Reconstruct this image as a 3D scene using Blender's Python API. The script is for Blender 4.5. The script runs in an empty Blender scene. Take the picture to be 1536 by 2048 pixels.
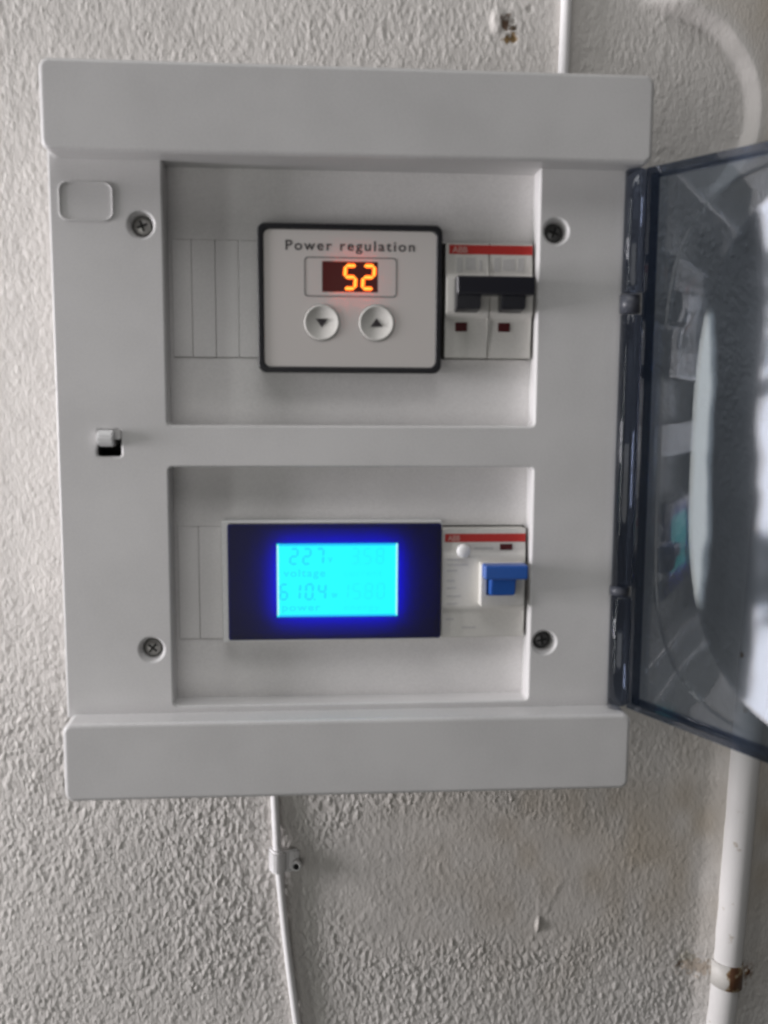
import bpy, bmesh, math, random
import numpy as np
from mathutils import Vector, Matrix

random.seed(7)
S = 0.001                                   # all lengths below are millimetres
scene = bpy.context.scene
COL = scene.collection

# ------------------------------------------------------------------ camera
CAMX, CAMY, CAMZ = 102.8, -378.7, 165.7
YAW, TILT, ROLL = 0.0717, 0.1221, 0.0056
cam_data = bpy.data.cameras.new('camera')
cam = bpy.data.objects.new('camera', cam_data)
COL.objects.link(cam)
fw = Vector((math.sin(YAW) * math.cos(TILT), math.cos(YAW) * math.cos(TILT), -math.sin(TILT)))
rt = Vector((math.cos(YAW), -math.sin(YAW), 0))
up = rt.cross(fw)
r2 = rt * math.cos(ROLL) + up * math.sin(ROLL)
u2 = -rt * math.sin(ROLL) + up * math.cos(ROLL)
m = Matrix(((r2.x, u2.x, -fw.x), (r2.y, u2.y, -fw.y), (r2.z, u2.z, -fw.z))).to_4x4()
m.translation = Vector((CAMX, CAMY, CAMZ)) * S
cam.matrix_world = m
cam_data.sensor_fit = 'VERTICAL'
cam_data.sensor_height = 24.0
cam_data.lens = 24.0 * 1900 / 2048
cam_data.clip_start = 0.01
cam_data.clip_end = 50
cam_data.dof.use_dof = True
cam_data.dof.focus_distance = 0.56
cam_data.dof.aperture_fstop = cam_data.lens / 2.8       # a small phone lens: about 2.8 mm wide
scene.camera = cam

# ------------------------------------------------------------------ world, lamps, exposure
world = bpy.data.worlds.new('World')
scene.world = world
world.use_nodes = True
bg = world.node_tree.nodes['Background']
bg.inputs[0].default_value = (0.99, 1.0, 0.965, 1)
bg.inputs[1].default_value = 0.02


def area_lamp(name, loc, target, sx, sy, power, color):
    d = bpy.data.lights.new(name, 'AREA')
    d.shape = 'RECTANGLE'
    d.size, d.size_y = sx * S, sy * S
    d.energy = power
    d.color = color
    o = bpy.data.objects.new(name, d)
    COL.objects.link(o)
    o.location = Vector(loc) * S
    o.rotation_euler = (Vector(target) - Vector(loc)).to_track_quat('-Z', 'Y').to_euler()
    return o


# daylight from a window in the side wall to the left, close to the corner
for zc in (65, 245):                                     # two lamps, the gap added to break up the door's reflection
    area_lamp('window_light', (-1000, -128, zc), (120, 0, zc - 30), 200, 160, 7.0, (1.0, 0.96, 0.995))
# unseen strip lamp, added to give the door its pale reflected band
area_lamp('band_strip_lamp', (-1500, -655, 150), (230, 0, 150), 115, 2600, 5.0, (0.98, 1.0, 0.97))
# soft light of the room: ceiling, and the daylight thrown back by the floor
area_lamp('ceiling_light', (-200, -680, 1850), (110, 30, 150), 1700, 1000, 15.0, (1.0, 0.988, 0.985))
area_lamp('floor_bounce', (-350, -1500, -300), (110, 30, 150), 1500, 1000, 4.0, (1.0, 0.985, 0.955))

scene.render.engine = 'CYCLES'
scene.cycles.use_denoising = True
scene.cycles.max_bounces = 10
scene.cycles.transparent_max_bounces = 24
scene.cycles.filter_width = 2.5
scene.cycles.sample_clamp_indirect = 4.0
scene.cycles.sample_clamp_direct = 4.0
scene.view_settings.view_transform = 'Standard'
scene.view_settings.look = 'None'
scene.view_settings.exposure = 0
scene.view_settings.gamma = 1
scene.view_settings.use_curve_mapping = False


# ------------------------------------------------------------------ materials
def new_mat(name):
    mt = bpy.data.materials.new(name)
    mt.use_nodes = True
    nt = mt.node_tree
    return mt, nt, nt.nodes['Principled BSDF']


def plastic(name, col, rough=0.4, bump=0.015, scale=1800, spec=0.5, var=0.06):
    mt, nt, b = new_mat(name)
    tc = nt.nodes.new('ShaderNodeTexCoord')
    n1 = nt.nodes.new('ShaderNodeTexNoise')
    n1.inputs['Scale'].default_value = scale
    n1.inputs['Detail'].default_value = 3
    n2 = nt.nodes.new('ShaderNodeTexNoise')
    n2.inputs['Scale'].default_value = 28
    n2.inputs['Detail'].default_value = 5
    ramp = nt.nodes.new('ShaderNodeMapRange')
    ramp.inputs['From Min'].default_value = 0.3
    ramp.inputs['From Max'].default_value = 0.7
    ramp.inputs['To Min'].default_value = 1 - var
    ramp.inputs['To Max'].default_value = 1 + var
    mul = nt.nodes.new('ShaderNodeVectorMath')
    mul.operation = 'SCALE'
    mul.inputs[0].default_value = col
    bp = nt.nodes.new('ShaderNodeBump')
    bp.inputs['Strength'].default_value = bump * 10
    bp.inputs['Distance'].default_value = 0.0002
    L = nt.links.new
    L(tc.outputs['Object'], n1.inputs['Vector'])
    L(tc.outputs['Object'], n2.inputs['Vector'])
    n3 = nt.nodes.new('ShaderNodeTexNoise')
    n3.inputs['Scale'].default_value = 1500
    n3.inputs['Detail'].default_value = 1
    mixn = nt.nodes.new('ShaderNodeMath')
    mixn.operation = 'MULTIPLY_ADD'
    mixn.inputs[1].default_value = 0.8
    L(tc.outputs['Object'], n3.inputs['Vector'])
    sub = nt.nodes.new('ShaderNodeMath')
    sub.operation = 'SUBTRACT'
    sub.inputs[1].default_value = 0.4
    L(n2.outputs['Fac'], sub.inputs[0])
    L(n3.outputs['Fac'], mixn.inputs[0])
    L(sub.outputs[0], mixn.inputs[2])
    L(mixn.outputs[0], ramp.inputs['Value'])
    L(ramp.outputs['Result'], mul.inputs['Scale'])
    L(mul.outputs['Vector'], b.inputs['Base Color'])
    L(n1.outputs['Fac'], bp.inputs['Height'])
    L(bp.outputs['Normal'], b.inputs['Normal'])
    b.inputs['Roughness'].default_value = rough
    b.inputs['Specular IOR Level'].default_value = spec
    return mt


def emitter(name, col, strength):
    mt, nt, b = new_mat(name)
    b.inputs['Base Color'].default_value = (0.01, 0.01, 0.01, 1)
    b.inputs['Emission Color'].default_value = (*col, 1)
    b.inputs['Emission Strength'].default_value = strength
    b.inputs['Roughness'].default_value = 0.3
    return mt


def translucent(name, col, tcol, fac, rough=0.25):
    """thin moulded sheet that lets some light from behind through"""
    mt, nt, b = new_mat(name)
    b.inputs['Base Color'].default_value = (*col, 1)
    b.inputs['Roughness'].default_value = rough
    t = nt.nodes.new('ShaderNodeBsdfTranslucent')
    t.inputs['Color'].default_value = (*tcol, 1)
    mx = nt.nodes.new('ShaderNodeMixShader')
    mx.inputs[0].default_value = fac
    nt.links.new(b.outputs[0], mx.inputs[1])
    nt.links.new(t.outputs[0], mx.inputs[2])
    nt.links.new(mx.outputs[0], nt.nodes['Material Output'].inputs['Surface'])
    return mt


M = {}
M['shell'] = plastic('white_plastic', (0.605, 0.598, 0.595), 0.36, 0.012)
M['frame'] = plastic('white_frame_plastic', (0.63, 0.622, 0.618), 0.34, 0.012)
M['panel'] = plastic('white_panel_plastic', (0.78, 0.765, 0.758), 0.42, 0.012)
M['device'] = plastic('light_grey_device_plastic', (0.66, 0.645, 0.61), 0.4, 0.02, var=0.05)
M['white'] = plastic('bright_white_plastic', (0.82, 0.82, 0.82), 0.3)
M['black'] = plastic('black_plastic', (0.012, 0.012, 0.015), 0.35)
M['pin'] = plastic('dark_grey_pin', (0.06, 0.065, 0.08), 0.4)
M['toggle'] = plastic('black_toggle_plastic', (0.014, 0.014, 0.02), 0.3)
M['blue'] = plastic('blue_toggle_plastic', (0.022, 0.105, 0.42), 0.3)
M['red'] = plastic('red_print', (0.46, 0.025, 0.02), 0.5, var=0.08)
M['logo'] = plastic('pale_logo_print', (0.55, 0.30, 0.27), 0.5)
M['print'] = plastic('dark_print', (0.03, 0.025, 0.028), 0.6)
M['faint'] = plastic('faint_grey_print', (0.53, 0.52, 0.51), 0.6)
M['dark_red'] = plastic('dark_red_window', (0.075, 0.012, 0.015), 0.25)
M['cavity'] = plastic('dark_cavity', (0.01, 0.01, 0.01), 0.8)
M['line'] = plastic('grey_print_line', (0.16, 0.15, 0.15), 0.5)
M['cable'] = plastic('white_cable_sheath', (0.88, 0.87, 0.87), 0.35, var=0.03)
M['clip'] = plastic('white_clip_plastic', (0.88, 0.87, 0.87), 0.35)

mt, nt, b = new_mat('screw_steel')
b.inputs['Base Color'].default_value = (0.50, 0.49, 0.47, 1)
b.inputs['Metallic'].default_value = 0.9
b.inputs['Roughness'].default_value = 0.42
M['steel'] = mt
M['shaded_steel'] = mt.copy()  # copy for the right-hand screws, shade of the wells put into its colour
M['shaded_steel'].name = 'shaded_screw_steel'
M['shaded_steel'].node_tree.nodes['Principled BSDF'].inputs['Base Color'].default_value = (0.16, 0.16, 0.16, 1)

M['lcd'] = emitter('lcd_backlight', (0.0, 0.98, 1.0), 1.0)
M['lcd_seg'] = emitter('lcd_segment', (0.0, 0.75, 1.0), 0.95)
M['lcd_faint'] = emitter('lcd_faint_segment', (0.0, 0.88, 1.0), 0.985)
M['lcd_mid'] = emitter('lcd_caption', (0.0, 0.79, 1.0), 0.97)
M['lcd_edge'] = emitter('lcd_bright_edge', (0.45, 0.95, 1.0), 1.0)
M['lcd_rim'] = emitter('lcd_dim_edge', (0.0, 0.48, 1.0), 1.0)
M['digit'] = emitter('led_segment', (1.0, 0.105, 0.006), 3.6)
M['digit_core'] = emitter('led_segment_core', (1.0, 0.50, 0.07), 1.8)
M['led_window'] = emitter('led_window', (0.30, 0.035, 0.03), 0.14)
M['bezel'] = translucent('black_translucent_bezel', (0.006, 0.006, 0.010), (0.05, 0.09, 0.75), 0.5, 0.3)
M['face'] = translucent('ivory_membrane', (0.70, 0.675, 0.65), (0.9, 0.5, 0.45), 0.14, 0.45)

# smoked clear plastic of the door: tinted, glossy
mt, nt, b = new_mat('smoked_clear_plastic')
nt.nodes.remove(b)
tr = nt.nodes.new('ShaderNodeBsdfTransparent')
tr.inputs['Color'].default_value = (0.60, 0.645, 0.70, 1)
gl = nt.nodes.new('ShaderNodeBsdfGlossy')
gl.inputs['Color'].default_value = (0.95, 0.97, 1.0, 1)
gl.inputs['Roughness'].default_value = 0.04
fr = nt.nodes.new('ShaderNodeFresnel')
ge = nt.nodes.new('ShaderNodeNewGeometry')
mi = nt.nodes.new('ShaderNodeMix')            # the same reflectance on both faces of the thin sheet
mi.inputs[2].default_value = 1.58
mi.inputs[3].default_value = 1 / 1.58
nt.links.new(ge.outputs['Backfacing'], mi.inputs[0])
nt.links.new(mi.outputs[0], fr.inputs['IOR'])
mx = nt.nodes.new('ShaderNodeMixShader')
tcd = nt.nodes.new('ShaderNodeTexCoord')      # slight moulding waves in the sheet
nd = nt.nodes.new('ShaderNodeTexNoise')
nd.inputs['Scale'].default_value = 22
nd.inputs['Detail'].default_value = 2
bd = nt.nodes.new('ShaderNodeBump')
bd.inputs['Strength'].default_value = 0.22
bd.inputs['Distance'].default_value = 0.0016
nt.links.new(tcd.outputs['Object'], nd.inputs['Vector'])
nt.links.new(nd.outputs['Fac'], bd.inputs['Height'])
nt.links.new(bd.outputs['Normal'], gl.inputs['Normal'])
nt.links.new(fr.outputs[0], mx.inputs[0])
nt.links.new(tr.outputs[0], mx.inputs[1])
nt.links.new(gl.outputs[0], mx.inputs[2])
nt.links.new(mx.outputs[0], nt.nodes['Material Output'].inputs['Surface'])
M['smoked'] = mt
M['smoked_edge'] = mt.copy()                  # the thick moulded rim: a longer way through the tinted plastic
M['smoked_edge'].name = 'smoked_clear_plastic_rim'
for n_ in M['smoked_edge'].node_tree.nodes:
    if n_.type == 'BSDF_TRANSPARENT':
        n_.inputs['Color'].default_value = (0.45, 0.49, 0.58, 1)

# painted plaster: tone from the 'tint' attribute (dirt, chips, rust stains, painted shade), fine relief by bump
mt, nt, b = new_mat('painted_plaster')
at = nt.nodes.new('ShaderNodeAttribute')
at.attribute_name = 'tint'
tc = nt.nodes.new('ShaderNodeTexCoord')
mp = nt.nodes.new('ShaderNodeMapping')
mp.inputs['Scale'].default_value = (1.0, 1.0, 0.5)
mp.inputs['Rotation'].default_value = (0, math.radians(10), 0)
n1 = nt.nodes.new('ShaderNodeTexNoise')
n1.inputs['Scale'].default_value = 800
n1.inputs['Detail'].default_value = 3
n1.inputs['Roughness'].default_value = 0.6
aa = nt.nodes.new('ShaderNodeAttribute')
aa.attribute_name = 'texture_amount'
mu = nt.nodes.new('ShaderNodeMath')
mu.operation = 'MULTIPLY'
bp = nt.nodes.new('ShaderNodeBump')
bp.inputs['Strength'].default_value = 0.75
bp.inputs['Distance'].default_value = 0.0010
nt.links.new(tc.outputs['Object'], mp.inputs['Vector'])
nt.links.new(mp.outputs['Vector'], n1.inputs['Vector'])
nt.links.new(n1.outputs['Fac'], mu.inputs[0])
nt.links.new(aa.outputs['Fac'], mu.inputs[1])
nt.links.new(mu.outputs[0], bp.inputs['Height'])
nt.links.new(bp.outputs['Normal'], b.inputs['Normal'])
nt.links.new(at.outputs['Color'], b.inputs['Base Color'])
b.inputs['Roughness'].default_value = 0.55
b.inputs['Specular IOR Level'].default_value = 0.35
M['plaster'] = mt

# painted pipe with rust
def rusty(name, paint, amount, scale):
    mt, nt, b = new_mat(name)
    tc = nt.nodes.new('ShaderNodeTexCoord')
    n1 = nt.nodes.new('ShaderNodeTexNoise')
    n1.inputs['Scale'].default_value = scale
    n1.inputs['Detail'].default_value = 6
    rp = nt.nodes.new('ShaderNodeValToRGB')
    e = rp.color_ramp.elements
    e[0].position = amount - 0.06
    e[0].color = (0.13, 0.06, 0.03, 1)
    e[1].position = amount + 0.10
    e[1].color = (*paint, 1)
    k = rp.color_ramp.elements.new(amount)
    k.color = (0.30, 0.21, 0.11, 1)
    bp = nt.nodes.new('ShaderNodeBump')
    bp.inputs['Strength'].default_value = 0.4
    bp.inputs['Distance'].default_value = 0.0005
    L = nt.links.new
    L(tc.outputs['Object'], n1.inputs['Vector'])
    L(n1.outputs['Fac'], rp.inputs['Fac'])
    L(n1.outputs['Fac'], bp.inputs['Height'])
    L(rp.outputs['Color'], b.inputs['Base Color'])
    L(bp.outputs['Normal'], b.inputs['Normal'])
    b.inputs['Roughness'].default_value = 0.5
    return mt


M['pipe'] = rusty('painted_pipe', (0.76, 0.745, 0.73), 0.24, 90)
M['rust'] = rusty('rusty_painted_steel', (0.66, 0.64, 0.60), 0.5, 150)
# the paint has come off only on the right, lower part of the strap
nt = M['rust'].node_tree
sep = nt.nodes.new('ShaderNodeSeparateXYZ')
tcn = [n_ for n_ in nt.nodes if n_.type == 'TEX_COORD'][0]
noi = [n_ for n_ in nt.nodes if n_.type == 'TEX_NOISE'][0]
rmp = [n_ for n_ in nt.nodes if n_.type == 'VALTORGB'][0]
ma = nt.nodes.new('ShaderNodeMapRange')
ma.inputs['From Min'].default_value = -0.009
ma.inputs['From Max'].default_value = -0.001
ma.inputs['To Min'].default_value = 0.4
ma.inputs['To Max'].default_value = -0.08
add = nt.nodes.new('ShaderNodeMath')
nt.links.new(tcn.outputs['Object'], sep.inputs[0])
nt.links.new(sep.outputs[0], ma.inputs['Value'])
nt.links.new(noi.outputs['Fac'], add.inputs[0])
nt.links.new(ma.outputs['Result'], add.inputs[1])
nt.links.new(add.outputs[0], rmp.inputs['Fac'])


# ------------------------------------------------------------------ helpers
def origin(parent):
    o = Vector((0, 0, 0))
    while parent is not None:
        o += Vector(parent.location)
        parent = parent.parent
    return o


def link(name, mesh, mat, parent=None, smooth=False):
    if mat is not None:
        mesh.materials.clear()
        mesh.materials.append(mat)
    if smooth:
        mesh.polygons.foreach_set('use_smooth', [True] * len(mesh.polygons))
    o = bpy.data.objects.new(name, mesh)
    COL.objects.link(o)
    if parent is not None:
        o.parent = parent
        mesh.transform(Matrix.Translation(-origin(parent)))
    return o


def tag(o, label, cat, group=None):
    o['label'] = label
    o['category'] = cat
    if group:
        o['group'] = group
    return o


def thing(name, loc, label, cat, group=None):
    o = bpy.data.objects.new(name, None)
    o.empty_display_size = 0.02
    COL.objects.link(o)
    o.location = Vector(loc) * S
    return tag(o, label, cat, group)


def rrect(x0, z0, x1, z1, r, n=6):
    """rounded rectangle outline, counter-clockwise, in (x, z)"""
    if r <= 0:
        return [(x0, z0), (x1, z0), (x1, z1), (x0, z1)]
    out = []
    for cx, cz, a0 in ((x1 - r, z0 + r, -90), (x1 - r, z1 - r, 0), (x0 + r, z1 - r, 90), (x0 + r, z0 + r, 180)):
        for k in range(n + 1):
            a = math.radians(a0 + 90 * k / n)
            out.append((cx + r * math.cos(a), cz + r * math.sin(a)))
    return out


def circle(cx, cz, r, n=32):
    return [(cx + r * math.cos(2 * math.pi * k / n), cz + r * math.sin(2 * math.pi * k / n)) for k in range(n)]


def plate_mesh(outline, holes, y0, y1, bevel=0.0, res=2):
    """solid plate in the x-z plane between depths y0 (front) and y1 (back), rounded edges"""
    cu = bpy.data.curves.new('plate', 'CURVE')
    cu.dimensions = '2D'
    cu.fill_mode = 'BOTH'
    for pts in [outline] + list(holes):
        sp = cu.splines.new('POLY')
        sp.points.add(len(pts) - 1)
        for p, q in zip(sp.points, pts):
            p.co = (q[0] * S, q[1] * S, 0, 1)
        sp.use_cyclic_u = True
    t = (y1 - y0)
    cu.extrude = max(t / 2 - bevel, 0) * S
    cu.bevel_depth = bevel * S
    cu.bevel_resolution = res
    cu.offset = -bevel * S
    ob = bpy.data.objects.new('plate', cu)
    COL.objects.link(ob)
    dg = bpy.context.evaluated_depsgraph_get()
    me = bpy.data.meshes.new_from_object(ob.evaluated_get(dg))
    bpy.data.objects.remove(ob)
    bpy.data.curves.remove(cu)
    # curve plane x-y -> scene x-z, thickness along y
    me.transform(Matrix(((1, 0, 0, 0), (0, 0, -1, (y0 + y1) / 2 * S), (0, 1, 0, 0), (0, 0, 0, 1))))
    return me


def plate(name, outline, y0, y1, mat, parent, holes=(), bevel=0.0, res=2):
    me = plate_mesh(outline, holes, y0, y1, bevel, res)
    return link(name, me, mat, parent)


def bm_mesh(bm):
    bmesh.ops.recalc_face_normals(bm, faces=bm.faces)
    me = bpy.data.meshes.new('m')
    bm.to_mesh(me)
    bm.free()
    return me


def box_mesh(x0, y0, z0, x1, y1, z1, bevel=0.0, seg=2):
    bm = bmesh.new()
    bmesh.ops.create_cube(bm, size=1)
    for v in bm.verts:
        v.co = Vector(((x0 + x1) / 2 + v.co.x * (x1 - x0), (y0 + y1) / 2 + v.co.y * (y1 - y0),
                       (z0 + z1) / 2 + v.co.z * (z1 - z0))) * S
    if bevel > 0:
        bmesh.ops.bevel(bm, geom=bm.edges[:], offset=bevel * S, segments=seg, affect='EDGES', profile=0.5)
    return bm_mesh(bm)


def box(name, b, mat, parent=None, bevel=0.0, seg=2):
    return link(name, box_mesh(*b, bevel=bevel, seg=seg), mat, parent)


def lathe_y(cx, cz, prof, n=32, cap=True):
    """turned shape about an axis along y: prof is a list of (radius, y)"""
    bm = bmesh.new()
    rings = []
    for r, y in prof:
        rings.append([bm.verts.new(Vector((cx + r * math.cos(2 * math.pi * k / n), y,
                                           cz + r * math.sin(2 * math.pi * k / n))) * S) for k in range(n)])
    for a, c in zip(rings, rings[1:]):
        for k in range(n):
            bm.faces.new((a[k], a[(k + 1) % n], c[(k + 1) % n], c[k]))
    if cap:
        bm.faces.new(rings[0])
        bm.faces.new(rings[-1])
    return bm_mesh(bm)


def tube_mesh(path, r, n=16, cap=True):
    bm = bmesh.new()
    rings = []
    pts = [Vector(p) for p in path]
    for i, p in enumerate(pts):
        d = (pts[min(i + 1, len(pts) - 1)] - pts[max(i - 1, 0)]).normalized()
        a = d.cross(Vector((0, 1, 0))).normalized()
        c = d.cross(a)
        rr = r[i] if isinstance(r, (list, tuple)) else r
        rings.append([bm.verts.new((p + (a * math.cos(2 * math.pi * k / n) + c * math.sin(2 * math.pi * k / n)) * rr) * S)
                      for k in range(n)])
    for a, c in zip(rings, rings[1:]):
        for k in range(n):
            bm.faces.new((a[k], a[(k + 1) % n], c[(k + 1) % n], c[k]))
    if cap:
        bm.faces.new(rings[0])
        bm.faces.new(rings[-1])
    return bm_mesh(bm)


def smooth_path(pts, n=8):
    """Catmull-Rom through the points"""
    P = [Vector(p) for p in pts]
    P = [P[0] * 2 - P[1]] + P + [P[-1] * 2 - P[-2]]
    out = []
    for i in range(1, len(P) - 2):
        for k in range(n):
            t = k / n
            a, b_, c, d = P[i - 1], P[i], P[i + 1], P[i + 2]
            out.append(0.5 * (2 * b_ + (c - a) * t + (2 * a - 5 * b_ + 4 * c - d) * t * t + (3 * b_ - a - 3 * c + d) * t ** 3))
    out.append(P[-2])
    return out


def text_mesh(s, x0, x1, zb, height, y, spacing=1.0, fit=True, bold=0.0):
    """flat lettering: baseline zb, cap height, stretched to x0..x1"""
    cu = bpy.data.curves.new('text', 'FONT')
    cu.body = s
    cu.size = 1.0
    cu.space_character = spacing
    cu.offset = bold
    ob = bpy.data.objects.new('text', cu)
    COL.objects.link(ob)
    dg = bpy.context.evaluated_depsgraph_get()
    me = bpy.data.meshes.new_from_object(ob.evaluated_get(dg))
    bpy.data.objects.remove(ob)
    bpy.data.curves.remove(cu)
    xs = [v.co.x for v in me.vertices]
    lo, hi = min(xs), max(xs)
    kz = height / 0.70
    kx = (x1 - x0) / (hi - lo) if fit else kz
    for v in me.vertices:
        v.co = Vector((x0 + (v.co.x - lo) * kx, y, zb + v.co.y * kz)) * S
    return me


SEG = {'0': 'abcdef', '1': 'bc', '2': 'abged', '3': 'abgcd', '4': 'fgbc', '5': 'afgcd', '6': 'afgedc',
       '7': 'abc', '8': 'abcdefg', '9': 'abcdfg'}


def seven_seg(ch, x0, z0, w, h, t, y, slant=0.0, gap=0.25, thick=0.15, only=None):
    """one seven-segment digit as a mesh of hexagonal bars"""
    bm = bmesh.new()
    hx, mz = h / 2, z0 + h / 2

    def bar(ax, az, bx, bz):
        d = Vector((bx - ax, bz - az))
        L = d.length
        d /= L
        n = Vector((-d.y, d.x))
        a = Vector((ax, az)) + d * gap
        b2 = Vector((bx, bz)) - d * gap
        hw = t / 2
        poly = [a, a + d * hw + n * hw, b2 - d * hw + n * hw, b2, b2 - d * hw - n * hw, a + d * hw - n * hw]
        fr = [bm.verts.new(Vector((q.x + (q.y - z0) * slant, y, q.y)) * S) for q in poly]
        bk = [bm.verts.new(Vector((q.x + (q.y - z0) * slant, y + thick, q.y)) * S) for q in poly]
        bm.faces.new(fr)
        bm.faces.new(bk[::-1])
        for k in range(6):
            bm.faces.new((fr[k], fr[(k + 1) % 6], bk[(k + 1) % 6], bk[k]))

    xl, xr, zb, zt = x0 + t / 2, x0 + w - t / 2, z0 + t / 2, z0 + h - t / 2
    E_ = {'a': (xl, zt, xr, zt), 'b': (xr, mz, xr, zt), 'c': (xr, zb, xr, mz), 'd': (xl, zb, xr, zb),
          'e': (xl, zb, xl, mz), 'f': (xl, mz, xl, zt), 'g': (xl, mz, xr, mz)}
    for s in (only if only is not None else SEG[ch]):
        bar(*E_[s])
    return bm_mesh(bm)


# ------------------------------------------------------------------ the wall (relief in real geometry)
def vnoise(X, Z, seed):
    rng = np.random.RandomState(seed)
    T = rng.rand(256, 256)
    xi, zi = np.floor(X).astype(int), np.floor(Z).astype(int)
    fx, fz = X - xi, Z - zi
    fx = fx * fx * fx * (fx * (fx * 6 - 15) + 10)
    fz = fz * fz * fz * (fz * (fz * 6 - 15) + 10)
    a, b_ = T[xi % 256, zi % 256], T[(xi + 1) % 256, zi % 256]
    c, d = T[xi % 256, (zi + 1) % 256], T[(xi + 1) % 256, (zi + 1) % 256]
    return (a * (1 - fx) + b_ * fx) * (1 - fz) + (c * (1 - fx) + d * fx) * fz


def sstep(a, b_, x):
    t = np.clip((x - a) / (b_ - a), 0, 1)
    return t * t * (3 - 2 * t)


WALL_Y = 100.0


def axis(lo, hi, fine, lo2, hi2):
    mid = np.arange(lo, hi, fine)
    left, right = [lo], [hi]
    s = fine
    while left[-1] > lo2:
        s *= 1.12
        left.append(left[-1] - s)
    s = fine
    while right[-1] < hi2:
        s *= 1.12
        right.append(right[-1] + s)
    return np.concatenate([np.array(left[1:][::-1]), mid, np.array(right)])


ax = axis(-72, 368, 0.6, -2600, 1600)
az = axis(-192, 368, 0.6, -1500, 1900)
X, Z = np.meshgrid(ax, az, indexing='ij')


def grains(X, Z, cx, cz, seed, skew):
    """sprayed-on grains: separate rounded, upright lumps of uneven height on a jittered grid"""
    rng = np.random.RandomState(seed)
    J = rng.rand(5, 256, 256)
    gx, gz = X / cx, Z / cz
    ix, iz = np.floor(gx).astype(int), np.floor(gz).astype(int)
    out = np.zeros_like(X)
    for a in (-1, 0, 1):
        for c in (-1, 0, 1):
            i, j = (ix + a) % 256, (iz + c) % 256
            dx = gx - (ix + a + J[0, i, j])
            dz = gz - (iz + c + J[1, i, j])
            lean = 0.9 * (J[4, i, j] - 0.35)
            dx = dx + lean * dz
            r2 = (dx * dx * 2.2 + dz * dz) / (0.28 + 0.75 * J[2, i, j]) ** 2
            out = np.maximum(out, J[3, i, j] ** skew * np.clip(1 - r2, 0, 1))
    return out


AMP = None


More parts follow.
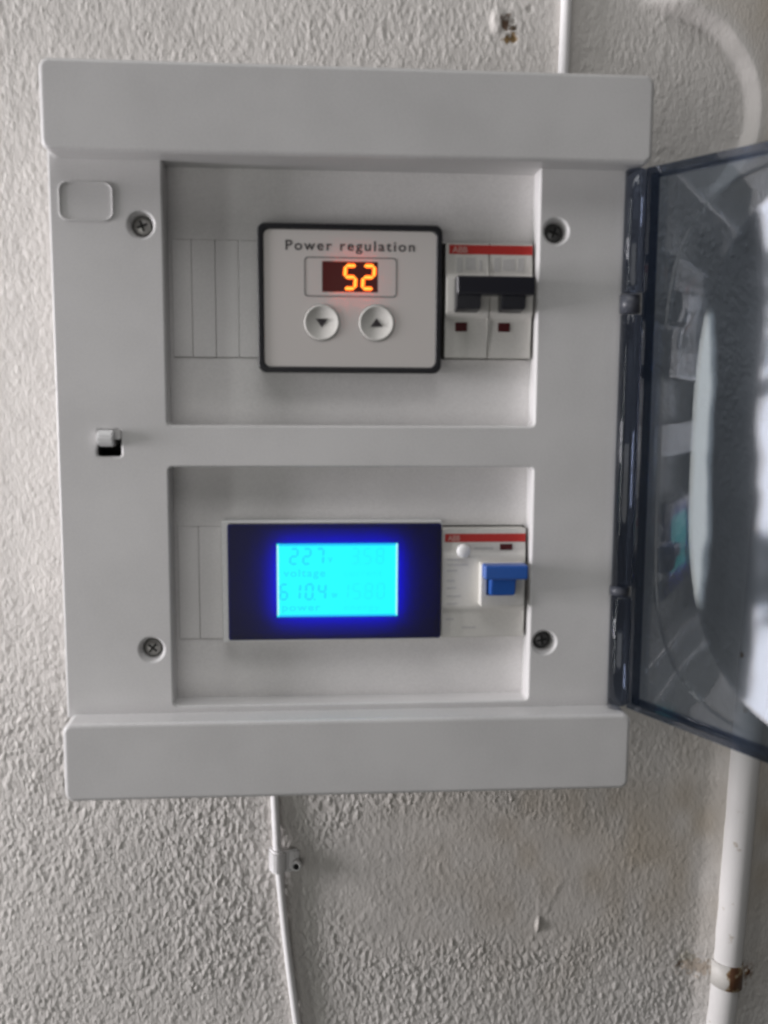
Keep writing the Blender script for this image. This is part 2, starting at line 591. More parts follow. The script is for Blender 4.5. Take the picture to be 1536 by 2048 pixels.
def relief(X, Z):
    """plaster height toward the viewer, mm"""
    wx = X + 2.0 * (vnoise(X / 9, Z / 9, 21) - 0.5)
    wz = Z + 2.0 * (vnoise(X / 9, Z / 9, 22) - 0.5)
    # rolled-on texture: short upright flecks
    tx = wx + 0.18 * wz
    f1 = vnoise(tx / 1.55, wz / 2.8, 1)
    f2 = vnoise((tx * 0.93 + 0.2 * wz) / 1.25, wz / 2.2, 2)
    f3 = vnoise(tx / 4.2, wz / 6.0, 3)
    fleck = (0.85 * grains(wx, wz, 2.7, 3.3, 70, 1.3) + 0.55 * grains(wx + 1.1, wz + 1.7, 1.9, 2.5, 71, 1.5)
             + 0.12 * f1 + 0.12 * f2 + 0.15 * f3)
    # trowelled places where the texture was smoothed away
    smooth = np.zeros_like(X)
    wob = 22 * (vnoise(X / 45, Z / 45, 5) - 0.5) + 9 * (vnoise(X / 14, Z / 14, 6) - 0.5)
    e = ((X - 185) / 95) ** 2 + ((Z + 93 + wob * 0.5) / 40) ** 2
    smooth = np.maximum(smooth, 1 - sstep(0.55, 1.35, e))
    smooth = np.maximum(smooth, sstep(235, 300, X + wob) * (1 - sstep(-60, -20, Z)) * sstep(-150, -90, Z + wob) * 0.8)
    amp = 1 - 0.72 * smooth
    amp *= 0.85 + 0.5 * (vnoise(X / 60, Z / 60, 8) - 0.5)
    low = 1 - sstep(-60, 60, Z + 0.25 * X + wob)
    amp *= 0.6 + 0.4 * low
    global AMP
    AMP = amp
    h = 0.74 * fleck * amp
    h = h + 1.2 * (vnoise(X / 80, Z / 90, 9) - 0.5) + 0.3 * (vnoise(X / 26, Z / 30, 10) - 0.5)
    # rounded plaster hollow at the upper right: its rim rises to a smooth, thicker coat
    dx, dz = X - 270, Z - 305
    r = np.hypot(dx, dz) + 1.2 * (vnoise(X / 12, Z / 12, 12) - 0.5)
    ang = np.degrees(np.arctan2(dz, dx))
    m_ang = sstep(-62, -35, ang) * (1 - sstep(72, 104, ang))
    rim = sstep(44, 51.5, r) ** 1.4 * (1 - 0.6 * sstep(60, 120, r)) * (1 - sstep(120, 220, r))
    out = sstep(49, 53, r) * m_ang * (1 - sstep(120, 220, r))
    h = h * (1 - 0.8 * out) + 6.5 * rim * m_ang
    # chipped spots
    for cx, cz, rad, dep in ((195.5, 344.5, 4.2, 1.8), (198.2, 337.5, 3.0, 1.0), (303.5, -145.5, 3.2, 0.8),
                             (206, 351, 2.0, 0.6)):
        d = np.hypot(X - cx, (Z - cz)) + 1.5 * (vnoise(X / 2.2, Z / 2.2, 13) - 0.5)
        h = h - dep * (1 - sstep(rad * 0.45, rad, d))
    # raised crust left of the upper chip, and a run of plaster with a drop
    d = np.hypot((X - 190.5) / 0.8, (Z - 345) / 1.5)
    h = h + 1.5 * (1 - sstep(1.5, 5.0, d))
    d = np.hypot((X - 222.6 - 0.06 * (Z + 116)) / 1.0, (Z + 119.5) / 3.2)
    h = h + 1.3 * (1 - sstep(0.3, 1.8, d))
    for (x0, z0, x1, z1, w, hh) in ((222.8, -118, 223, -98, 1.4, 0.15), (226.0, -112, 234.5, -95, 1.6, 0.12)):
        t = np.clip(((X - x0) * (x1 - x0) + (Z - z0) * (z1 - z0)) / ((x1 - x0) ** 2 + (z1 - z0) ** 2), 0, 1)
        d = np.hypot(X - x0 - t * (x1 - x0), Z - z0 - t * (z1 - z0))
        h = h + hh * (1 - sstep(0.3, w * 1.6, d))
    # layers of paint fill the corner between wall and pipe
    px = np.interp(Z, [-900, -450, -230, -183, -139, -86, -20, 120, 300, 480, 1100], [308, 316, 322.5, 325.9, 328.6, 330.4, 332.5, 337, 342, 344, 350])
    d = np.abs(X - px - 1.0)
    h = h + 3.2 * (1 - sstep(5.0, 20.0, d + 2 * (vnoise(X / 9, Z / 14, 15) - 0.5)))
    return h


Hh = relief(X, Z)
ni, nj = X.shape
co = np.stack([X, WALL_Y - Hh, Z], axis=-1).reshape(-1, 3) * S
idx = np.arange(ni * nj).reshape(ni, nj)
quads = np.stack([idx[:-1, :-1], idx[1:, :-1], idx[1:, 1:], idx[:-1, 1:]], axis=-1).reshape(-1, 4)
me = bpy.data.meshes.new('wall')
me.vertices.add(len(co))
me.vertices.foreach_set('co', co.ravel())
me.loops.add(quads.size)
me.loops.foreach_set('vertex_index', quads.ravel().astype(np.int32))
me.polygons.add(len(quads))
me.polygons.foreach_set('loop_start', (np.arange(len(quads)) * 4).astype(np.int32))
me.polygons.foreach_set('loop_total', np.full(len(quads), 4, np.int32))
me.polygons.foreach_set('use_smooth', np.ones(len(quads), bool))
me.update(calc_edges=True)
# paint tone with dirt and rust stains of their own shape
base = np.array([0.655, 0.63, 0.60])
tone = 1 + 0.10 * (vnoise(X / 38, Z / 38, 30) - 0.5) + 0.10 * (vnoise(X / 7, Z / 9, 31) - 0.5)
colr = base[None, None, :] * tone[..., None]


def stain(cx, cz, rx, rz, colour, amount, seed):
    global colr
    d = np.hypot((X - cx) / rx, (Z - cz) / rz) + 0.9 * (vnoise(X / 1.7, Z / 1.7, seed) - 0.5) + 0.5 * (vnoise(X / 0.9, Z / 0.9, seed + 1) - 0.5)
    k = (amount * (1 - sstep(0.45, 1.0, d)))[..., None]
    colr = colr * (1 - k) + np.array(colour) * k


stain(194.5, 344.8, 3.4, 3.6, (0.15, 0.085, 0.05), 0.95, 40)
stain(198.3, 342.6, 2.2, 2.2, (0.06, 0.035, 0.012), 0.95, 42)
stain(197.8, 337.2, 4.4, 2.6, (0.22, 0.13, 0.035), 0.95, 44)
stain(302.5, -145.5, 1.5, 2.2, (0.10, 0.04, 0.03), 0.9, 46)
stain(306, -141, 6, 5, (0.45, 0.42, 0.33), 0.5, 48)
stain(312, -147, 13, 6, (0.38, 0.29, 0.20), 0.6, 52)
stain(340.0, -151, 4.0, 6.0, (0.22, 0.13, 0.08), 0.7, 50)
# brownish shade painted into the wall colour, below right and at upper right
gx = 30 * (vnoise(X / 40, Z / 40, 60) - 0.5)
shade_tint = np.maximum(sstep(80, 270, X + gx) * (1 - sstep(-70, 10, Z + gx)) * sstep(-190, -60, Z + gx),
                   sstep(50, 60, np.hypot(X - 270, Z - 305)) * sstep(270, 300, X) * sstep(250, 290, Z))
shade_tint = (shade_tint * (0.5 + vnoise(X / 12, Z / 16, 61)))[..., None]
colr = colr * (1 - shade_tint * np.array([0.17, 0.21, 0.27]))
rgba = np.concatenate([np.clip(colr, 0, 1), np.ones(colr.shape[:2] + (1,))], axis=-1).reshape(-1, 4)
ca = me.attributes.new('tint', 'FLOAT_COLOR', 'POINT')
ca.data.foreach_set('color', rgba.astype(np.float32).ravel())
am = me.attributes.new('texture_amount', 'FLOAT', 'POINT')
am.data.foreach_set('value', AMP.astype(np.float32).ravel())
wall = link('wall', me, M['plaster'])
wall['kind'] = 'structure'

# ------------------------------------------------------------------ the enclosure
enc = thing('distribution_box', (117, 100, 0),
            'white plastic electrical distribution box with smoked door open to the right', 'electrical box')
# back shell (hollow: four sides and a floor)
bx0, bx1, bz0, bz1 = 2.5, 232.5, 2.5, 287.5
plate('back_shell', rrect(bx0, bz0, bx1, bz1, 6), 27, 97.5, M['shell'], enc,
      holes=[rrect(bx0 + 3, bz0 + 3, bx1 - 3, bz1 - 3, 4)], bevel=0.8)
plate('back_plate', rrect(bx0 + 3.2, bz0 + 3.2, bx1 - 3.2, bz1 - 3.2, 3.8), 93, 97, M['shell'], enc)
plate('top_cover', rrect(0, 256.5, 235, 290, 3.8, 8), 0, 62, M['shell'], enc, bevel=1.7, res=5)
plate('bottom_cover', rrect(0, 0, 235, 33.0, 3.8, 8), 0, 62, M['shell'], enc, bevel=1.7, res=5)

# front frame with its two openings, screw holes and latch slot
SCREWS = [(34.3, 231.8), (200.3, 232.2), (34.4, 60.3), (199.9, 61.2)]
frame_holes = [rrect(43, 153.3, 193.2, 258.2, 1.6, 4), rrect(43, 36.0, 193.2, 136.2, 1.6, 4),
               rrect(14.8, 140.6, 24.3, 151.4, 1.0, 3)]
frame_holes += [circle(x, z, 5.0) for x, z in SCREWS]
plate('front_frame', rrect(-1.0, 31.5, 229.0, 261.5, 0.8, 3), 12, 26, M['frame'], enc, holes=frame_holes, bevel=0.9, res=3)

# inner cover panels with module slots
for name_z in ((152.5, 259.5, 180.9, 228.3), (34.5, 137.0, 61.9, 110.4)):
    z0, z1, s0, s1 = name_z
    plate('module_cover', rrect(41.5, z0, 194.7, z1, 0.5, 2), 23, 25.5, M['panel'], enc,
          holes=[rrect(44.4, s0, 192.6, s1, 0.4, 2)], bevel=0.25, res=2)

# blanking strips clipped into the free module places
for x0, x1, z0, z1 in ((44.5, 52.3, 181.0, 228.2), (52.45, 61.85, 181.0, 228.2), (62.0, 71.3, 181.0, 228.2), (71.45, 79.3, 181.0, 228.2),
                       (44.5, 53.1, 62.0, 110.3), (53.25, 62.9, 62.0, 110.3)):
    plate('blanking_strip', rrect(x0, z0, x1, z1, 0.3, 2), 22.6 + random.uniform(-0.15, 0.15), 25.0, M['panel'], enc, bevel=0.25, res=2)

# screws sunk in their holes
for i, (x, z) in enumerate(SCREWS):
    link('screw_well', lathe_y(x, z, [(5.02, 12.9), (4.5, 13.6), (4.0, 16.5), (3.9, 25.5), (0.2, 25.5)], cap=False), M['frame'], enc, smooth=True)
    dep = (14.6, 16.0, 14.8, 16.4)[i]
    me_s = lathe_y(x, z, [(0.05, dep - 0.15), (1.6, dep), (3.2, dep + 0.5), (3.75, dep + 1.4), (3.75, dep + 4)], cap=False)
    sc = link('screw', me_s, M['shaded_steel'] if i in (1, 3) else M['steel'], enc, smooth=True)
    bm = bmesh.new()
    a = math.radians((20, 70, 50, 10)[i])
    for k in range(2):
        c_, s_ = math.cos(a + k * math.pi / 2), math.sin(a + k * math.pi / 2)
        q = [(-2.2, -0.45), (2.2, -0.45), (2.2, 0.45), (-2.2, 0.45)]
        bm.faces.new([bm.verts.new(Vector((x + px * c_ - pz * s_, dep - 0.22 - 0.01 * k, z + px * s_ + pz * c_)) * S) for px, pz in q])
    link('screw_slot', bm_mesh(bm), M['cavity'], sc)

# embossed blank label field
plate('label_field', rrect(2.9, 232.9, 23.9, 247.9, 3.6, 8), 11.45, 12.3, M['frame'], enc,
      holes=[rrect(3.55, 233.55, 23.25, 247.25, 3.0, 8)], bevel=0.28, res=3)

# latch: dark slot with a white spring tongue
box('latch_slot', (14.2, 25.2, 140.0, 24.9, 26.2, 152.0), M['cavity'], enc)
plate('latch_slot_wall', rrect(14.82, 140.62, 24.28, 151.38, 1.0, 3), 13.2, 25, M['cavity'], enc,
      holes=[rrect(15.1, 140.9, 24.0, 151.1, 0.9, 3)])
bm = bmesh.new()
prof = [(20, 151.2), (10.6, 151.2), (9.2, 150.3), (8.6, 148.6), (9.4, 146.0), (11.5, 144.6), (20, 144.6)]
vs = [[bm.verts.new(Vector((x, y, z)) * S) for y, z in prof] for x in (15.4, 21.6)]
bm.faces.new(vs[0]); bm.faces.new(vs[1][::-1])
for k in range(len(prof)):
    k2 = (k + 1) % len(prof)
    bm.faces.new((vs[0][k], vs[0][k2], vs[1][k2], vs[1][k]))
bmesh.ops.bevel(bm, geom=bm.edges[:], offset=0.5 * S, segments=2, affect='EDGES')
link('latch_tongue', bm_mesh(bm), M['white'], enc)
plate('latch_slot_cover', rrect(14.9, 147.4, 24.2, 151.3, 0.8, 3), 12.15, 20, M['frame'], enc,
      holes=[], bevel=0.2)

# ---- door, hinged on the right, swung open
SAG = 0.022                                   # the open door hangs a little
OPEN = math.radians(29)                       # beyond a right angle to the wall
HX, HY = 231.5, 8.0                           # hinge axis
DZ0, DZ1 = 34.6, 256.0
DW = 214.0
du = Vector((math.sin(OPEN), -math.cos(OPEN), 0))            # away from the hinge
dw = Vector((math.cos(OPEN), math.sin(OPEN), 0))             # outward face


def dpos(u, w, z):
    return (Vector((HX, HY, 0)) + du * u + dw * w + Vector((0, 0, z - SAG * u))) * S


def door_mesh():
    zc, hz = (DZ0 + DZ1) / 2, (DZ1 - DZ0) / 2
    uc, hu = 5.0 + DW / 2, DW / 2
    DOME = 8.0
    EA, EB, EN = 84.0, 104.0, 3.0              # the raised oval field of the door
    corner = math.atan2(hz, hu)
    angs = []
    marks = [-corner, corner, math.pi - corner, math.pi + corner, 2 * math.pi - corner]
    for a0, a1 in zip(marks, marks[1:]):
        angs += [a0 + (a1 - a0) * i / 56 for i in range(56)]
    NA = len(angs)
    bm = bmesh.new()

    def pane(inset, dwv, flip):
        loops = []
        kin = 44
        extra = [(0, 0.5, 8.0), (0, 1.0, 8.0), (1, 0.25, 7.9), (1, 0.5, 7.65), (1, 0.75, 7.4), (1, 1.0, 7.3), (2, 0.5, 7.3), (2, 1.0, 7.3)]
        for i in range(1, kin + len(extra) + 1):
            ring = []
            for a in angs:
                c, sn = math.cos(a), math.sin(a)
                re = 1.0 / (abs(c / EA) ** EN + abs(sn / EB) ** EN) ** (1 / EN)
                rs1 = 1.0 / (abs(c / (hu - 8.0)) ** 4.5 + abs(sn / (hz - 5.5)) ** 4.5) ** (1 / 4.5)
                rs2 = rs1 + 1.1
                rb = min((hu - inset) / max(abs(c), 1e-9), (hz - inset) / max(abs(sn), 1e-9))
                if i <= kin:
                    f = i / kin
                    r = re * f
                    w = 8.0 + DOME * (1 - f ** 3)
                else:
                    zone, f, w = extra[i - kin - 1]
                    lo, hi = ((re, rs1), (rs1, rs2), (rs2, rb))[zone]
                    r = lo + (hi - lo) * f
                ring.append(bm.verts.new(dpos(uc + r * c, w + dwv, zc + r * sn)))
            loops.append(ring)
        mid = bm.verts.new(dpos(uc, 8.0 + DOME + dwv, zc))
        for j in range(NA):
            q = (mid, loops[0][j], loops[0][(j + 1) % NA])
            bm.faces.new(q[::-1] if flip else q).smooth = True
        for a, c in zip(loops, loops[1:]):
            for j in range(NA):
                q = (a[j], c[j], c[(j + 1) % NA], a[(j + 1) % NA])
                bm.faces.new(q[::-1] if flip else q).smooth = True
        for j in range(NA):
            for q in (kin - 1, kin + 1, kin + 5):
                bm.edges.get((loops[q][j], loops[q][(j + 1) % NA])).smooth = False
        return loops[-1]

    b1, b2 = pane(0, 0, False), pane(2.6, -2.2, True)
    org = Vector((HX, HY, 0)) * S

    def lower(vs):
        out = []
        for v in vs:
            w = (v.co - org).dot(dw)
            out.append(bm.verts.new(v.co - dw * w))
        return out

    l1, l2 = lower(b1), lower(b2)
    L = len(b1)
    for a, c in ((b1, l1), (l1, l2), (l2, b2)):
        for i in range(L):
            bm.faces.new((a[i], a[(i + 1) % L], c[(i + 1) % L], c[i]))
    return bm_mesh(bm)


door = link('door', door_mesh(), M['smoked'], enc)
door['label'] = 'domed smoked clear plastic door'
bm = bmesh.new()
loops = []
for inset, w in ((0.15, 0.1), (0.15, 7.0), (3.0, 7.0), (3.0, 5.4), (2.2, 0.1)):
    u0, u1, z0, z1 = 5.0 + inset * 0.3, 5.0 + DW - inset, DZ0 + inset, DZ1 - inset
    loops.append([bm.verts.new(dpos(u, w, z)) for u, z in ((u0, z0), (u1, z0), (u1, z1), (u0, z1))])
for a, c in zip(loops, loops[1:] + loops[:1]):
    for j in range(4):
        bm.faces.new((a[j], a[(j + 1) % 4], c[(j + 1) % 4], c[j]))
link('rim', bm_mesh(bm), M['smoked_edge'], door)
for z0, z1 in ((207.5, 256.0), (86.5, 199.0), (35.0, 82.0)):
    me_k = tube_mesh([(HX, HY, z0), (HX, HY, z0 + 0.6), (HX, HY, z1 - 0.6), (HX, HY, z1)], [3.9, 4.5, 4.5, 3.9], 24)
    link('hinge_knuckle', me_k, M['smoked_edge'], door, smooth=True)
for z0, z1 in ((199.6, 206.9), (82.5, 86.0)):
    link('hinge_pin', tube_mesh([(HX - 0.5, HY + 1, z0), (HX - 0.5, HY + 1, z1)], 4.2, 20), M['pin'], enc, smooth=True)
# inner lip of the door beside the hinge
# ------------------------------------------------------------------ power regulator
reg = thing('power_regulator', (117, 24, 204),
            'square power regulator panel with glowing orange number 52 and two arrow buttons', 'regulator')
plate('bezel', rrect(79.5, 174.8, 154.3, 234.2, 3.2, 6), 14.6, 24.5, M['black'], reg,
      holes=[rrect(82.0, 177.2, 151.8, 231.7, 2.4, 6)], bevel=0.6, res=3)
plate('module_case', rrect(84, 179, 150, 230, 1, 2), 16.42, 25.4, M['black'], reg, holes=[rrect(86, 181, 148, 228, 1, 2)])
plate('module_back', rrect(84, 179, 150, 230, 1, 2), 25.45, 26.2, M['black'], reg)
face_hole = rrect(105.4, 207.2, 128.2, 219.5, 0.3, 2)
plate('face_plate', rrect(82.05, 177.25, 151.75, 231.65, 2.35, 6), 15.2, 16.4, M['face'], reg, holes=[face_hole])
link('title_text', text_mesh('Power regulation', 90.8, 143.0, 223.7, 3.9, 15.12, spacing=1.25, bold=0.012), M['print'], reg)
plate('display_outline', rrect(98.2, 205.3, 135.8, 221.1, 1.6, 5), 15.1, 15.3, M['line'], reg,
      holes=[rrect(98.65, 205.75, 135.35, 220.65, 1.3, 5)])
disp = plate('led_display', rrect(105.5, 207.3, 128.1, 219.4, 0.2, 2), 15.9, 16.8, M['led_window'], reg)
for ch, x in (('5', 113.6), ('2', 121.0)):
    link('digit', seven_seg(ch, x, 208.0, 5.9, 10.6, 1.55, 15.62, slant=0.06, gap=0.12, thick=0.2), M['digit'], disp)
    link('digit_core', seven_seg(ch, x + 0.45, 208.45, 5.0, 9.7, 0.65, 15.55, slant=0.06, gap=0.25, thick=0.06), M['digit_core'], disp)
for x, sgn in ((105.3, -1), (127.6, 1)):
    z = 195.0
    btn = link('button', lathe_y(x, z, [(7.25, 15.3), (7.25, 15.0), (6.95, 14.7), (6.4, 14.65), (6.3, 14.8), (0.01, 14.75)], 40, cap=False), M['device'], reg, smooth=True)
    plate('button_ring', circle(x, z, 7.45, 40), 15.05, 15.25, M['line'], btn, holes=[circle(x, z, 7.05, 40)])
    bm = bmesh.new()
    tri = [(-2.5, -1.5 * sgn), (2.5, -1.5 * sgn), (0, 2.0 * sgn)]
    bm.faces.new([bm.verts.new(Vector((x + a, 14.55, z + c)) * S) for a, c in tri])
    link('arrow', bm_mesh(bm), M['print'], btn)
# added lamp behind the membrane, imitates the red bloom around the digits
d = bpy.data.lights.new('digit_bloom_lamp', 'AREA')
d.shape = 'RECTANGLE'
d.size, d.size_y = 0.016, 0.016
d.energy = 0.03
d.color = (1.0, 0.08, 0.02)
o = bpy.data.objects.new('digit_bloom_lamp', d)
COL.objects.link(o)
o.location = Vector((118.5, 19.5, 213.2)) * S
o.rotation_euler = (math.radians(-90), 0, 0)
o.parent = reg
o.matrix_parent_inverse = Matrix.Translation(-Vector(reg.location))

# ------------------------------------------------------------------ circuit breaker (two poles, upper row)
brk = thing('circuit_breaker', (174, 24, 204), 'two-pole circuit breaker with linked black toggles in the upper row', 'breaker')


def module_body(name, parent, x0, x1, z0, z1, n0, n1, yface=17.0, ynose=12.5, mat=None):
    """side profile extruded in x: stepped face with raised nose from n0 to n1"""
    prof = [(25.2, z0), (yface, z0), (yface, n0 - 2.5), (ynose, n0), (ynose, n1), (yface, n1 + 2.0), (yface, z1), (25.2, z1)]
    bm = bmesh.new()
    vs = [[bm.verts.new(Vector((x, y, z)) * S) for y, z in prof] for x in (x0, x1)]
    bm.faces.new(vs[0]); bm.faces.new(vs[1][::-1])
    for k in range(len(prof)):
        k2 = (k + 1) % len(prof)
        bm.faces.new((vs[0][k], vs[0][k2], vs[1][k2], vs[1][k]))
    bmesh.ops.bevel(bm, geom=bm.edges[:], offset=0.35 * S, segments=2, affect='EDGES')
    return link(name, bm_mesh(bm), mat or M['device'], parent)


module_body('pole', brk, 156.0, 173.85, 181.3, 227.8, 199.5, 213.6, 17.0, 14.0)
module_body('pole', brk, 174.15, 191.9, 181.3, 227.8, 199.5, 213.6, 17.0, 14.0)
box('red_band', (157.3, 16.85, 223.3, 191.9, 17.2, 227.0), M['red'], brk)
for s, x0, x1 in (('ABB', 158.6, 164.9),):
    link('logo_text', text_mesh(s, x0, x1, 223.9, 2.4, 16.75, bold=0.03), M['logo'], brk)
for x0 in (160.2, 178.1):
    plate('indicator_window', rrect(x0, 192.1, x0 + 5.0, 195.8, 0.3, 2), 16.8, 17.3, M['dark_red'], brk)
tog = box('toggle_bar', (158.9, 3.6, 205.9, 190.4, 11.5, 213.2), M['toggle'], brk, bevel=0.8, seg=3)
for x0, x1 in ((159.2, 168.9), (177.2, 187.0)):
    bm = bmesh.new()
    prof = [(13.2, 213.5), (5.2, 209.0), (4.6, 205.7), (6.2, 200.4), (13.2, 199.4)]
    vs = [[bm.verts.new(Vector((x, y, z)) * S) for y, z in prof] for x in (x0, x1)]
    bm.faces.new(vs[0]); bm.faces.new(vs[1][::-1])
    for k in range(len(prof)):
        k2 = (k + 1) % len(prof)
        bm.faces.new((vs[0][k], vs[0][k2], vs[1][k2], vs[1][k]))
    bmesh.ops.bevel(bm, geom=bm.edges[:], offset=0.4 * S, segments=2, affect='EDGES')
    link('toggle', bm_mesh(bm), M['toggle'], brk)
for x0, x1, z0, z1 in ((160.5, 163.0, 216, 222), (164.2, 168.4, 217, 222), (169.8, 171, 216.5, 221), (176, 178.5, 216.5, 222),
                       (179.6, 184.6, 217, 221.5), (186, 188.5, 216.5, 222)):
    plate('print_mark', rrect(x0, z0, x1, z1, 0, 1), 16.92, 17.1, M['faint_panel'] if 'faint_panel' in M else M['faint'], brk)

# ------------------------------------------------------------------ energy meter
met = thing('energy_meter', (110, 24, 87), 'black panel meter with bright cyan backlit display in the lower row', 'meter')
plate('housing', rrect(63.4, 61.6, 156.0, 113.2, 0.6, 2), 17.6, 25.2, M['white'], met,
      holes=[rrect(66.5, 64.5, 154.0, 110.5, 0.6, 2)], bevel=0.4)
plate('housing_back', rrect(66.5, 64.5, 154.0, 110.5, 0.6, 2), 24.6, 25.6, M['cavity'], met)
plate('bezel', rrect(65.9, 63.0, 155.5, 112.2, 1.0, 4), 15.0, 16.0, M['bezel'], met,
      holes=[rrect(86.2, 72.7, 137.1, 104.0, 0.2, 2)], bevel=0.25)
plate('bezel_edge', rrect(65.8, 62.9, 155.6, 112.3, 1.1, 4), 16.05, 17.6, M['black'], met, holes=[rrect(67.4, 64.5, 154.0, 110.7, 0.8, 4)])
lcd = plate('screen', rrect(86.25, 72.75, 137.05, 103.95, 0.2, 2), 15.35, 15.75, M['lcd'], met)
for b in ((86.3, 15.28, 73.6, 87.0, 15.34, 103.4), (136.3, 15.28, 73.4, 137.0, 15.34, 103.8)):
    box('light_guide_edge', b, M['lcd_edge'], lcd)
for b in ((87.1, 15.28, 103.1, 136.2, 15.33, 103.9), (87.1, 15.28, 72.8, 136.2, 15.33, 73.6)):
    box('screen_border', b, M['lcd_rim'], lcd)
YS = 15.30


def lcd_num(s, x, z, w, h, pitch, mat, t=1.0, slant=0.05):
    for ch in s:
        if ch == '.':
            box('point', (x - 1.35, YS, z, x - 0.6, YS + 0.04, z + 0.75), mat, lcd)
            continue
        link('digit', seven_seg(ch, x, z, w, h, t, YS, slant=slant, gap=0.1, thick=0.04), mat, lcd)
        x += pitch


lcd_num('227', 91.3, 94.9, 3.9, 7.4, 5.4, M['lcd_seg'])
link('unit_text', text_mesh('v', 107.6, 109.6, 96.0, 3.2, YS, bold=0.02), M['lcd_mid'], lcd)
link('caption_text', text_mesh('voltage', 88.9, 106.6, 90.0, 3.2, YS, spacing=1.15, bold=0.02), M['lcd_mid'], lcd)
lcd_num('3.58', 117.0, 95.0, 3.6, 7.2, 5.3, M['lcd_faint'], 0.8)
link('caption_text', text_mesh('current', 114.3, 130.5, 90.0, 3.0, YS, spacing=1.15), M['lcd_faint'], lcd)
lcd_num('610.4', 87.0, 79.8, 3.8, 7.4, 5.35, M['lcd_seg'])
link('unit_text', text_mesh('w', 109.0, 111.8, 80.8, 3.2, YS, bold=0.02), M['lcd_mid'], lcd)
link('caption_text', text_mesh('power', 88.3, 104.5, 75.4, 3.0, YS, spacing=1.15, bold=0.02), M['lcd_mid'], lcd)
lcd_num('1580', 112.6, 80.0, 3.7, 7.2, 5.1, M['lcd_faint'], 0.8)
link('caption_text', text_mesh('energy', 114.2, 129.5, 75.4, 3.0, YS, spacing=1.15), M['lcd_faint'], lcd)
# added lamp behind the bezel, stands in for blue bloom round the screen
d = bpy.data.lights.new('screen_bloom_lamp', 'AREA')
d.shape = 'RECTANGLE'
d.size, d.size_y = 0.050, 0.030
d.energy = 0.06
d.color = (0.02, 0.10, 1.0)
o = bpy.data.objects.new('screen_bloom_lamp', d)
COL.objects.link(o)
o.location = Vector((111.6, 20.0, 88.3)) * S
o.rotation_euler = (math.radians(-90), 0, 0)
o.parent = met
o.matrix_parent_inverse = Matrix.Translation(-Vector(met.location))

# ------------------------------------------------------------------ residual current breaker (lower row)
rcb = thing('residual_current_breaker', (174, 24, 86), 'white residual current breaker with one blue toggle and round test button', 'breaker')
module_body('body', rcb, 156.0, 191.8, 62.7, 109.8, 76.0, 98.0, 17.0, 16.0)
plate('toggle_housing', rrect(171.8, 77.2, 190.6, 95.6, 0.6, 3), 11.0, 17.0, M['device'], rcb,
      holes=[rrect(174.4, 82.2, 186.2, 94.0, 0.5, 3)], bevel=0.45)
box('red_band', (157.2, 16.85, 104.1, 191.8, 17.2, 107.6), M['red'], rcb)
link('logo_text', text_mesh('ABB', 158.4, 163.6, 104.7, 2.2, 16.75, bold=0.03), M['logo'], rcb)
link('test_button', lathe_y(165.0, 100.4, [(2.9, 17.5), (2.9, 14.9), (2.5, 14.3), (1.2, 14.0), (0.01, 13.95)], 28, cap=False), M['white'], rcb, smooth=True)
plate('indicator_window', rrect(180.8, 100.6, 186.2, 103.2, 0.2, 2), 16.8, 17.3, M['dark_red'], rcb)
box('toggle_bar', (171.9, 2.6, 90.3, 190.3, 10.0, 96.3), M['blue'], rcb, bevel=0.9, seg=3)
bm = bmesh.new()
prof = [(16.5, 95.5), (4.4, 93.0), (3.8, 90.0), (5.6, 83.2), (16.5, 81.8)]
vs = [[bm.verts.new(Vector((x, y, z)) * S) for y, z in prof] for x in (175.2, 185.4)]
bm.faces.new(vs[0]); bm.faces.new(vs[1][::-1])
for k in range(len(prof)):
    k2 = (k + 1) % len(prof)
    bm.faces.new((vs[0][k], vs[0][k2], vs[1][k2], vs[1][k]))
bmesh.ops.bevel(bm, geom=bm.edges[:], offset=0.4 * S, segments=2, affect='EDGES')
link('toggle', bm_mesh(bm), M['blue'], rcb)
rs = random.Random(4)
for x0, x1, zz in ((158, 163.5, 96.2), (158, 167.0, 94.0), (158, 162.5, 91.5), (158, 161.5, 87.2), (158, 162, 84), (158, 164, 80.5),
                   (158, 162.5, 77.2), (158, 163, 73.5), (158, 161.5, 70.2), (169.5, 178, 100.9), (181, 187, 98.6), (165, 171, 66.5)):
    plate('print_mark', rrect(x0, zz, x1, zz + 0.9, 0, 1), 15.9 if 76 < zz < 98 else 16.92, 17.1, M['faint'], rcb)

# ------------------------------------------------------------------ cables, clip, pipe, clamp
top_path = smooth_path([(222.0, 97.2, 285), (222.4, 97.2, 300), (223.0, 97.2, 325), (223.6, 97.2, 360), (224.2, 97.2, 410), (225.5, 97.2, 480), (226, 97.2, 1100)])
tag(link('cable', tube_mesh(top_path, 2.7, 16), M['cable'], None, True), 'white cable running up the wall from behind the top of the box', 'cable')
low_path = smooth_path([(79.6, 97.4, -6), (80.2, 97.4, -30), (81.0, 97.3, -50), (81.9, 96.0, -70), (82.9, 96.6, -84), (86.3, 97.4, -123),
                        (91.8, 97.3, -172), (98, 97.3, -215), (108, 97.3, -270), (122, 97.3, -420), (128, 97.3, -900)])
tag(link('cable', tube_mesh(low_path, 2.15, 16), M['cable'], None, True), 'thin white cable hanging down the wall below the box', 'cable')
clip = thing('cable_clip', (83, 100, -77), 'small white nail-in cable clip holding the thin lower cable', 'cable clip')
bm = bmesh.new()
prof = []
for k in range(11):
    a = math.radians(180 - 18 * k)
    prof.append((82.0 + 4.6 * math.cos(a), 96.4 - 5.2 * math.sin(a)))
prof = [(77.2, 99.6)] + prof + [(87.0, 97.0), (91.6, 97.4), (93.0, 98.2), (93.4, 99.6)]
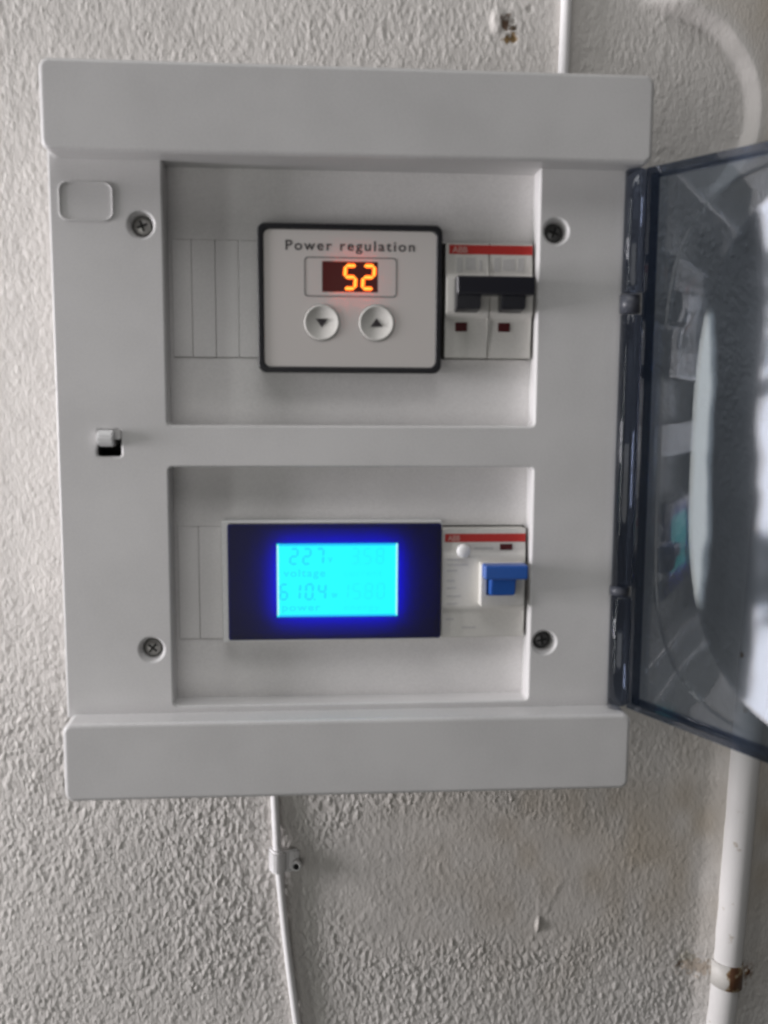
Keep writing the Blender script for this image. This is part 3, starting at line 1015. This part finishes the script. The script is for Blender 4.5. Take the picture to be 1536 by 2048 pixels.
vs = [[bm.verts.new(Vector((x, y, z + (x - 82) * -0.12)) * S) for x, y in prof] for z in (-70.5, -82.5)]
bm.faces.new(vs[0]); bm.faces.new(vs[1][::-1])
for k in range(len(prof)):
    k2 = (k + 1) % len(prof)
    bm.faces.new((vs[0][k], vs[0][k2], vs[1][k2], vs[1][k]))
bmesh.ops.bevel(bm, geom=[e for e in bm.edges], offset=1.1 * S, segments=3, affect='EDGES')
link('saddle', bm_mesh(bm), M['clip'], clip)
link('nail_boss', lathe_y(91.6, -79.8, [(2.8, 98.0), (2.8, 95.4), (2.4, 95.0), (1.5, 95.0), (1.5, 96.0)], 20, cap=False), M['clip'], clip, True)
link('nail', lathe_y(91.8, -80.2, [(0.01, 94.7), (1.3, 94.9), (1.4, 95.6), (0.8, 98)], 16, cap=False), M['cavity'], clip, True)

pipe_path = smooth_path([(308, 97.5, -900), (316, 97.5, -450), (322.5, 97.5, -230), (325.9, 97.5, -183), (328.6, 97.5, -139), (330.4, 97.5, -86), (332.5, 97.5, -20), (337, 97.5, 120), (342, 97.5, 300),
                         (344, 97.5, 480), (350, 97.5, 1100)])
tag(link('pipe', tube_mesh(pipe_path, 8.0, 28), M['pipe'], None, True), 'white painted pipe running up the wall at the lower right', 'pipe')
clamp = thing('pipe_clamp', (330, 100, -149), 'rusty painted saddle clamp around the white pipe', 'pipe clamp')
bm = bmesh.new()
pts = []
cx = 328.2
for k in range(15):
    a = math.radians(195 - 15 * k)
    pts.append((cx + 8.8 * math.cos(a), 97.5 - 8.8 * math.sin(a)))
outer = [(cx - 14, 99.6), (cx - 10.5, 98.6)] + pts + [(cx + 10, 98.9), (cx + 13, 99.2)]
top_z, bot_z = -142.5, -156.5
rows = []
for off in (0.0, 1.0):
    for zz in (top_z, bot_z):
        rows.append([bm.verts.new(Vector((x, y + off, zz - (x - cx) * 0.12)) * S) for x, y in outer])
n = len(outer)
for a, c in ((rows[0], rows[1]), (rows[2], rows[3]), (rows[0], rows[2]), (rows[1], rows[3])):
    for k in range(n - 1):
        bm.faces.new((a[k], a[k + 1], c[k + 1], c[k]))
for k in (0, n - 1):
    bm.faces.new((rows[0][k], rows[1][k], rows[3][k], rows[2][k]))
link('strap', bm_mesh(bm), M['rust'], clamp, True)
link('nail', lathe_y(340.2, -150.5, [(0.01, 96.6), (1.6, 96.9), (1.9, 97.6), (1.0, 99.8)], 14, cap=False), M['rust'], clamp, True)
